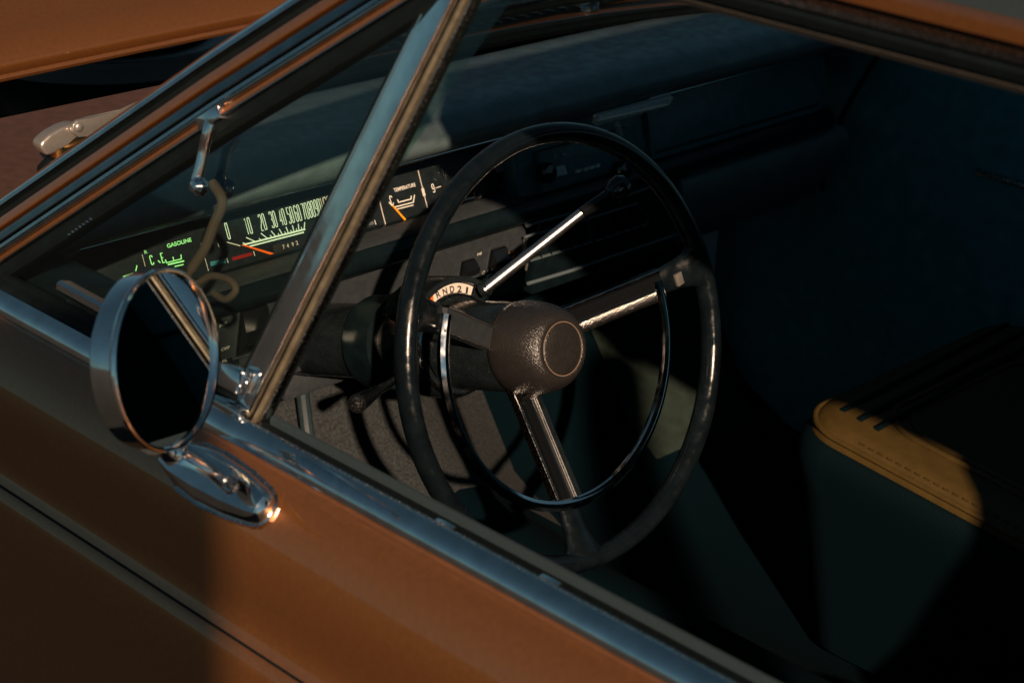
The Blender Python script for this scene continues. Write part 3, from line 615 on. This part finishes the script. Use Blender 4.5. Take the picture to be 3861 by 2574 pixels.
# switch panel under the roll
SF = Face((0, 1.4545, .792), X, V((0, -.16, .987)))
sp_pts = [(.255, -.002), (.742, -.002), (.752, -.012), (.762, -.034), (.758, -.050), (.742, -.056), (.255, -.056)]
mb = MB(); mb.prism([SF.w(a, b) for a, b in sp_pts], -SF.n, .006); swp = mb.build('switch_panel', 'switch_grey', car, 30)
MB().tube([SF.w(.255, -.0022, .0005), SF.w(.742, -.0022, .0005)], .0008, 6).build('panel_edge', 'dull_chrome', swp)
def rocker(pts, name='rocker_switch'):
    """black rocker in a bevelled well; pts = its four corners in the photograph"""
    c = [SF.px(*p) for p in pts]; cx = sum(p[0] for p in c) / 4; cy = sum(p[1] for p in c) / 4
    w = abs(c[1][0] - c[0][0]) / 2; hh = abs(c[3][1] - c[0][1]) / 2
    well = MB().tube([SF.w(cx + a * (w + .003), cy + b * (hh + .004), .0008) for a, b in ((-1, -1), (1, -1), (1, 1), (-1, 1))], .0016, 8, loop=True).build('switch_well', 'switch_grey', swp)
    prof = [(-hh, -.002), (-hh, .003), (-hh * .35, .0135), (hh * .25, .0125), (hh, .004), (hh, -.002)]
    mb = MB(); mb.rings([[SF.w(cx + s * w, cy + b, t) for b, t in prof] for s in (-1, -.93, .93, 1)])
    r = mb.build(name, 'gloss_black', swp, 20)
    for b, t in ((-hh * .35, .0135), (hh * .25, .0125)): MB().tube([SF.w(cx - w * .9, cy + b, t), SF.w(cx + w * .9, cy + b, t)], .0007, 6).build('rocker_ridge', 'gloss_black', swp)
    return r
rocker([(880, 1180), (975, 1155), (1010, 1300), (915, 1325)]); rocker([(1840, 945), (1892, 930), (1895, 1000), (1850, 1015)]); rocker([(1730, 990), (1775, 975), (1785, 1020), (1742, 1035)])
for body, p, hh, ww, m in [('ON', (983, 1180), .0046, .0105, 'print_white'), ('ME', (840, 1222), .0042, .0090, 'print_white'), ('OFF', (848, 1312), .0038, .0105, 'plate_cream'), ('EL', (846, 1358), .0030, .0070, 'plate_cream'), ('OFF', (1829, 1025), .0042, .0105, 'print_white'), ('HI', (1806, 956), .0036, .0060, 'print_white')]:
    SF.text(body, 'switch_word', SF.px(*p), hh, ww, m, swp, bold=.02, h=.0008)
MB().lathe(SF.w(*SF.px(1924, 962), 0), SF.n, X, SF.u, [(.0, -.001), (.003, -.001), (.0036, .0012), (.0052, .0016), (.006, 0)], 20).build('panel_screw', 'brass', swp)
for p in ((1975, 925), (1992, 985)): MB().box(SF.w(*SF.px(*p), .001), X, SF.u, SF.n, .003, .011, .002, .0008).build('panel_clip', 'steel', swp)
# brackets and wiring covers below the panel
for nm, c, s, m in [('column_bracket', (.42, 1.475, .715), (.055, .02, .016), 'switch_grey'), ('column_bracket', (.35, 1.50, .70), (.03, .02, .03), 'dark_plastic'), ('fuse_cover', (.475, 1.49, .70), (.022, .012, .024), 'switch_grey'),
                    ('under_dash_duct', (.62, 1.50, .685), (.10, .025, .03), 'dark_plastic'), ('under_dash_duct', (.50, 1.53, .655), (.05, .02, .018), 'switch_grey')]:
    MB().box(V(c), X, Y, Z, *s, .004).build(nm, m, swp)

# ------------------------------------------------------------------ steering wheel
WC = V((.454, 1.11, .835)); WT = math.radians(17.16)
WN = V((0, -math.cos(WT), math.sin(WT))); WU = V((0, math.sin(WT), math.cos(WT)))
WR = math.radians(-7.2)
def wv(r, a, t): a = math.radians(a) + WR; return WC + X * (r * math.cos(a)) + WU * (r * math.sin(a)) + WN * t
def wq(u, v, t): return WC + X * u + WU * v + WN * t
rg = []
for i in range(128):
    a = 2 * math.pi * i / 128; d = X * math.cos(a) + WU * math.sin(a)
    rg.append([WC + d * (.1955 + .0092 * math.cos(b)) + WN * (.0108 * math.sin(b)) for b in [2 * math.pi * k / 20 for k in range(20)]])
wheel = MB().rings(rg, loop=True).build('steering_wheel', 'rim_plastic', car, 0 or 80)
# horn ring: open at the top between the two upper spokes
HT = -.011; A_R, A_L, A_B = 17.4, 162.4, 270.0
rg = []
for i in range(97):
    a = A_L - 2 + (360 + A_R + 2 - A_L + 2) * i / 96
    d = (wv(1, a, 0) - WC)
    rg.append([WC + d * (.1435 + u) + WN * (HT + v) for u, v in [(-.0052, -.0030), (-.0058, .0), (-.0050, .0022), (-.0010, .0042), (.0012, .0042), (.0046, .0018), (.0050, -.0010), (.0040, -.0035)]])
MB().rings(rg).build('horn_ring', 'chrome', wheel, 30)
def spoke(a, r0, t0, r1, t1, bands, name):
    """bar from hub to ring made of side-by-side bands (offset0, offset1, top height, material, part name)"""
    root = None
    d = (wv(1, a, 0) - WC); s = WN.cross(d).normalized()
    P0, P1 = WC + d * r0 + WN * t0, WC + d * r1 + WN * t1
    up = (P1 - P0).normalized().cross(s).normalized()
    if up.dot(WN) < 0: up = -up
    for o0, o1, hgt, m, nm in bands:
        n = 5; pr = [(o0, -.006)] + [(o0 + (o1 - o0) * k / n, hgt - .0006 * abs(2 * k / n - 1) ** 3) for k in range(n + 1)] + [(o1, -.006)]
        mb = MB(); mb.rings([[P + s * u + up * v for u, v in pr] for P in (P0, P1)])
        o = mb.build(nm, m, wheel, 40)
for a, sg in ((A_R, 1), (A_L, -1)):
    spoke(a, .034, -.066, .147, -.010, [(.0118, .0150, .0045, 'chrome', 'spoke'), (.0100, .0116, .0015, 'gloss_black', 'spoke_inlay'), (-.0028, .0098, .0024, 'gloss_black', 'spoke_inlay'), (-.0046, -.0030, .0048, 'chrome', 'spoke'), (-.0150, -.0048, .0036, 'grained_chrome', 'spoke')] if sg > 0 else
          [(-.0125, -.0105, .004, 'chrome', 'spoke'), (-.0103, .0085, .0028, 'switch_grey', 'spoke'), (.0087, .0108, .004, 'dull_chrome', 'spoke')], 'spoke')
spoke(A_B, .036, -.066, .147, -.012, [(-.0165, -.0135, .003, 'dull_chrome', 'spoke'), (-.0133, -.0095, .0005, 'gloss_black', 'spoke_inlay'), (-.0093, .0030, .0030, 'gloss_black', 'spoke'), (.0030, .0046, .0046, 'satin_chrome', 'spoke'), (.0048, .0058, .0030, 'gloss_black', 'spoke_inlay'), (.0060, .0074, .0046, 'satin_chrome', 'spoke'), (.0074, .0150, .0034, 'column_paint', 'spoke')], 'spoke')
# black arms from ring to rim, flaring into the rim
for a in (A_R, A_L, A_B):
    rg = []
    for r, w, th, t in [(.140, .0125, .0055, -.019), (.152, .0135, .006, -.015), (.168, .0150, .007, -.009), (.180, .0180, .0085, -.004), (.188, .0245, .0095, -.001), (.194, .034, .0095, 0)]:
        d = (wv(1, a, 0) - WC); s = WN.cross(d).normalized(); P = WC + d * r + WN * t
        rg.append([P + s * (w * math.cos(b)) * (1 if abs(math.cos(b)) < .7 else .98) + WN * (th * math.sin(b)) for b in [2 * math.pi * k / 16 for k in range(16)]])
    MB().rings(rg).build('spoke_arm', 'rim_plastic', wheel, 60)
d = wv(.164, A_R - 1, -.003); MB().box(d, (wv(1, A_R, 0) - WC), WN.cross(wv(1, A_R, 0) - WC), WN, .0045, .0062, .002, .0008).build('spoke_arm_cap', 'steel', wheel)
# hub and crash pad
MB().lathe(WC, WN, X, WU, [(.030, -.150), (.0418, -.148), (.0425, -.140), (.0425, -.075), (.0405, -.066), (.030, -.062)], 64).build('hub', 'column_paint', wheel, 40)
pad = MB().lathe(WC, WN, X, WU, [(.036, -.066), (.0415, -.0655), (.0432, -.062), (.0440, -.056), (.0438, -.048), (.0425, -.036), (.0400, -.025), (.0368, -.0165), (.0330, -.0115), (.0295, -.0090), (.0262, -.0082), (.0253, -.0088), (.0244, -.0094), (.0236, -.0088), (.0228, -.0084), (.012, -.0078), (0, -.0076)], 72).build('horn_pad', 'pad_leather', wheel, 60)
for k in range(64):
    a = 360 * k / 64; p = wq(.0246 * math.cos(math.radians(a)), .0246 * math.sin(math.radians(a)), -.0085); tg = -X * math.sin(math.radians(a)) + WU * math.cos(math.radians(a)); rd_ = X * math.cos(math.radians(a)) + WU * math.sin(math.radians(a))
    MB().box(p, tg, rd_, WN, .00085, .0004, .0003).build('pad_stitch', 'cord_beige', wheel, 0)
# lower spoke leaves the pad through a leather tongue
rg = []
for r, w, t in [(.036, .017, -.030), (.040, .016, -.040), (.045, .0135, -.052), (.049, .010, -.060)]:
    d = (wv(1, A_B, 0) - WC); s = WN.cross(d).normalized(); P = WC + d * r + WN * t
    rg.append([P + s * (w * math.cos(b)) + WN * (.006 * math.sin(b)) for b in [2 * math.pi * k / 14 for k in range(14)]])
MB().rings(rg).build('pad_tongue', 'pad_leather', wheel, 60)

# ------------------------------------------------------------------ steering column
col = MB().lathe(WC, WN, X, WU, [(.0405, -.152), (.0470, -.1500), (.0500, -.1510), (.0515, -.156), (.0525, -.180), (.0510, -.200), (.046, -.215), (.040, -.225), (.038, -.30), (.038, -.42)], 56).build('steering_column', 'column_paint', car, 40)
MB().lathe(WC, WN, X, WU, [(.0468, -.1497), (.0484, -.1488), (.0500, -.1502), (.0506, -.1525)], 56).build('column_lip', 'dull_chrome', col, 60)
MB().lathe(WC, WN, X, WU, [(.039, -.23), (.047, -.232), (.047, -.27), (.039, -.272)], 48).build('column_collar', 'dark_plastic', col, 40)
# quadrant with gear letters
def arc_block(r0, r1, a0, a1, t0, t1, name, m, parent, seg=24, bulge=None):
    rg = []
    for i in range(seg + 1):
        a = math.radians(a0 + (a1 - a0) * i / seg); d = X * math.cos(a) + WU * math.sin(a)
        rg.append([WC + d * r0 + WN * t1, WC + d * r1 + WN * t1, WC + d * r1 + WN * t0, WC + d * r0 + WN * t0])
    return MB().rings(rg).build(name, m, parent, 40)
QT = -.150
arc_block(.042, .0660, 38, 140, QT - .045, QT - .004, 'indicator_housing', 'column_paint', col)
arc_block(.0600, .0660, 38, 140, QT - .0041, QT + .0045, 'indicator_hood', 'column_paint', col)
arc_block(.042, .0475, 38, 140, QT - .0041, QT + .0005, 'indicator_lip', 'column_paint', col)
arc_block(.0477, .0598, 38, 54, QT - .0041, QT - .0005, 'indicator_end', 'column_paint', col)
QF = Face(WC + WN * (QT - .0020), X, WU)
plt = arc_block(.0478, .0592, 56, 138, QT - .006, QT - .0022, 'gear_indicator', 'plate_cream', col)
for ch, p in (('P', (1622, 1137)), ('R', (1652, 1110)), ('N', (1677, 1098)), ('D', (1704, 1090)), ('2', (1732, 1089)), ('1', (1760, 1094))):
    q = QF.px(*p); a = math.atan2(q[1], q[0]); QF.text(ch, 'gear_letter', q, .0062, .0056 if ch != '1' else .0026, 'print_black', col, rot=(a - math.pi / 2) * .8, bold=.025, h=.0003)
q = QF.px(1624, 1122); MB().box(QF.w(*q, .001), X, WU, WN, .002, .003, .0006).build('gear_pointer', 'pointer_orange', col)
# gear lever
lv0 = at(1832, 1088, (0, 1.25, 0), Y); lv1 = at(2192, 803, (0, 1.210, 0), Y); lv2 = at(2293, 740, (0, 1.2005, 0), Y); lv3 = at(2362, 690, (0, 1.194, 0), Y)
lever = MB().tube([lv0 - (lv1 - lv0).normalized() * .002, lv0.lerp(lv1, .5), lv1], [.0058, .0054, .0050], 20).build('gear_lever', 'satin_chrome', car)
MB().tube([lv1, lv1.lerp(lv2, .5), lv2], [.0054, .0062, .0068], 20).build('lever_sleeve', 'gloss_black', lever)
dd = (lv3 - lv2); MB().tube([lv2, lv2 + dd * .1, lv2 + dd * .45, lv2 + dd * .8, lv2 + dd * 1.05, lv2 + dd * 1.12], [.0068, .0095, .0125, .0125, .0085, .003], 20).build('lever_knob', 'gloss_black', lever)
MB().tube([lv0 - (lv1 - lv0).normalized() * .003 + WN * -.004, lv0 + (lv1 - lv0).normalized() * .003], .0066, 18).build('lever_boot', 'column_paint', lever)
# turn signal lever, silver cap facing the door
tl0 = at(1525, 1410, (0, 1.262, 0), Y); tl1 = at(1345, 1522, (0, 1.19, 0), Y); td = (tl1 - tl0).normalized()
sig = MB().tube([tl0 - td * .05, tl0.lerp(tl1, .5), tl0.lerp(tl1, .62)], .0042, 14).build('turn_signal_lever', 'dull_chrome', car)
MB().tube([tl0.lerp(tl1, .60), tl0.lerp(tl1, .72), tl0.lerp(tl1, .86), tl1 - td * .001], [.0055, .0062, .0080, .0086], 18).build('signal_grip', 'gloss_black', sig)
e1 = td.cross(Z).normalized(); e2 = td.cross(e1)
MB().lathe(tl1, td, e1, e2, [(0, .0016), (.0058, .0014), (.0066, .0004), (.0070, -.0015)], 28).build('signal_cap', 'dull_chrome', sig)

# ------------------------------------------------------------------ floor, pedals, seats, far side
fl = [(1.90, .80), (1.80, .62), (1.70, .44), (1.63, .34), (1.54, .295), (1.40, .28), (-1.0, .28)]
xs = [.08, .20, .55, .64, .70, .74, .78, .84, .93, 1.10, 1.42]
def hump(x): u = abs(x - .74) / .15; return .12 * max(0, 1 - u * u) if u < 1 else 0
car_floor = MB().rings([[V((x, y, z + hump(x) * (1 if z < .5 else .5))) for x in xs] for y, z in fl], closed=False, cap=False).build('floor_carpet', 'black_carpet', car, 80)
MB().rings([[V((x, y - .007, z + .009 + hump(x) * (1 if z < .5 else .5))) for x in (.12, .3, .5, .55, .64, .70, .74, .78, .84, .93)] for y, z in fl[1:5]], closed=False, cap=False).build('toe_board_mat', 'carpet', car, 80)
MB().rings([[V((x, y, z + .010)) for x in (1.16, 1.26, 1.38)] for y, z in ((1.72, .47), (1.62, .335), (1.57, .302))], closed=False, cap=False).build('floor_mat', 'green_mat', car, 80)
for nm, x, w, hgt, y, z in (('brake_pedal', .43, .048, .028, 1.50, .44), ('accelerator_pedal', .585, .022, .06, 1.56, .40)):
    pu = V((0, .5, .86)).normalized(); pn = X.cross(pu)
    pd = MB().box(V((x, y, z)), X, pu, pn, w, hgt, .006, .003).build(nm, 'rubber', car)
    MB().tube([V((x, y + .01, z)), V((x, y + .07, z + .08)), V((x, y + .10, z + .24))], .008, 10).build('pedal_arm', 'engine_black', pd)
    for k in range(4): MB().box(V((x, y, z)) + pu * (hgt * (-.7 + k * .46)) + pn * .0065, X, pu, pn, w * .9, .0022, .0015).build('pedal_rib', 'rubber', pd)
def seat(x0, x1, yf, yr, zt, name):
    def ring(z, ins, m=10):
        pts = []
        a, b, c, d = x0 + ins, x1 - ins, yr, yf - ins; r = .06
        for (cx, cy, s) in ((b - r, d - r, 0), (a + r, d - r, 90), (a + r, c + r, 180), (b - r, c + r, 270)):
            for k in range(m): t = math.radians(s + 90 * k / (m - 1)); yy = cy + r * math.sin(t); pts.append(V((cx + r * math.cos(t), yy, z - (yf - yy) * .10 if z > .35 else z)))
        return pts
    rg = [ring(zt - .022, .006), ring(zt - .014, .008), ring(zt - .005, .016), ring(zt, .030), ring(zt - .006, .10), ring(zt - .008, .14)]
    s = MB().rings(rg).build(name, 'seat_vinyl', car, 60)
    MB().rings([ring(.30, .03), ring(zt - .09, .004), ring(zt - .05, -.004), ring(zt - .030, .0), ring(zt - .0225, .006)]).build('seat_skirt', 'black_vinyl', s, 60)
    MB().tube(ring(zt - .012, .0085), .0032, 8, loop=True).build('piping', 'seat_vinyl', s)
    for k, ins in enumerate((.072, .088)): MB().tube(ring(zt - .002 - .002 * k, ins), .0035, 8, loop=True).build('seam', 'seat_vinyl', s)
    if name == 'passenger_seat':
        for k in range(34):
            MB().box(V((x0 + .0140, yf - .10 - k * .0125, zt - .0042 - (.10 + k * .0125) * .10)), V((0, 1, .10)).normalized(), X, Z, .0036, .0007, .0007).build('seat_stitch', 'seat_vinyl', s, 0)
        for k in range(3): MB().tube([V((x0 + .05, yf - .045 - k * .024, zt + .0005 - (.045 + k * .024) * .10)), V((x1 - .05, yf - .03 - k * .024, zt + .0005 - (.03 + k * .024) * .10))], .0032, 8).build('pleat', 'black_vinyl', s)
    b = []
    for t, y, w in [(0, yr + .06, 0), (.25, yr + .01, 0), (.45, yr - .05, .01), (.56, yr - .09, .03), (.60, yr - .13, .06)]:
        b.append([V((x, yy, zt - .12 + t)) for x, yy in [(x0 + w, y), (x0 + .03 + w, y + .03), (x1 - .03 - w, y + .03), (x1 - w, y), (x1 - w - .02, y - .12), (x0 + .02 + w, y - .12)]])
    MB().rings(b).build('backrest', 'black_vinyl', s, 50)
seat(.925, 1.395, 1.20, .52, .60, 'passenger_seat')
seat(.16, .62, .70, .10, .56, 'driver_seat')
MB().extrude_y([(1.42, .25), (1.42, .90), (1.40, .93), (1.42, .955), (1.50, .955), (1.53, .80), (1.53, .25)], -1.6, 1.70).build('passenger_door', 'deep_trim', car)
MB().tube([V((1.416, -1.0, .756)), V((1.416, 1.285, .756))], .005, 8).build('passenger_door_trim', 'dull_chrome', car)
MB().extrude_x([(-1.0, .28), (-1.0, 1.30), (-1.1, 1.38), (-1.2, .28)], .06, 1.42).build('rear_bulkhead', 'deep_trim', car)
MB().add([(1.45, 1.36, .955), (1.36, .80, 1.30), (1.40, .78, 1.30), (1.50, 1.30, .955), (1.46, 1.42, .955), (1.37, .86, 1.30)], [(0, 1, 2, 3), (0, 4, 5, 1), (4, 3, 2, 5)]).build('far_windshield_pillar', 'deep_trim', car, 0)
MB().extrude_x([(1.70, .74), (1.92, .70), (1.92, .3), (1.70, .60)], .06, 1.42).build('firewall', 'engine_black', car)
MB().extrude_y([(.06, .25), (1.45, .25), (1.45, .27), (.06, .27)], -1.6, 2.7).build('underbody', 'engine_black', car)

# ------------------------------------------------------------------ tan loop modelled in place of a reflection in the vent glass
off = -.05
cpts = [gl(800, 690, off), gl(838, 760, off), gl(805, 850, off), gl(770, 940, off), gl(722, 1015, off), gl(700, 1075, off), gl(740, 1070, off), gl(800, 1040, off), gl(868, 1058, off), gl(888, 1095, off), gl(850, 1128, off), gl(805, 1105, off)]
loop_reflection = MB().tube(smooth_path(cpts, 8), [.0040] * 33 + [.0028] * 56, 10).build('loop_reflection', 'reflection_brown')
loop_reflection['label'] = 'tan loop built in place of a reflection in the small triangular vent window'; loop_reflection['category'] = 'loop_reflection'

# ------------------------------------------------------------------ unseen blockers added out of frame to shade the door and cabin

pd_ = V((-math.cos(SUN_H), math.sin(SUN_H), 0)); pf = V((math.sin(SUN_H), math.cos(SUN_H), 0))
pc_ = V((0, 1.03, 0)) - pf * 2.9 + pd_ * .30  # unseen block, added to cast the shade on the door front
blocker = MB().box(V((pc_.x, pc_.y, 1.17)), pd_, pf, Z, .30, .20, 1.17, .02).build('door_shade_block', 'concrete'); blocker['label'] = 'plain concrete block, unseen, added to shade the front of the door'; blocker['category'] = 'blocker'


pc2 = V((.05, .21, 0)) - pf * 2.7  # unseen post, added to keep sun off part of the cabin
blocker2 = MB().lathe(V((pc2.x, pc2.y, 0)), Z, X, Y, [(0, 2.62), (.04, 2.61), (.053, 2.59), (.057, 2.55), (.057, 0)], 32).build('cabin_shade_post', 'concrete', smooth=40)
blocker2['label'] = 'round concrete post, unseen, added to shade part of the cabin'; blocker2['category'] = 'post'
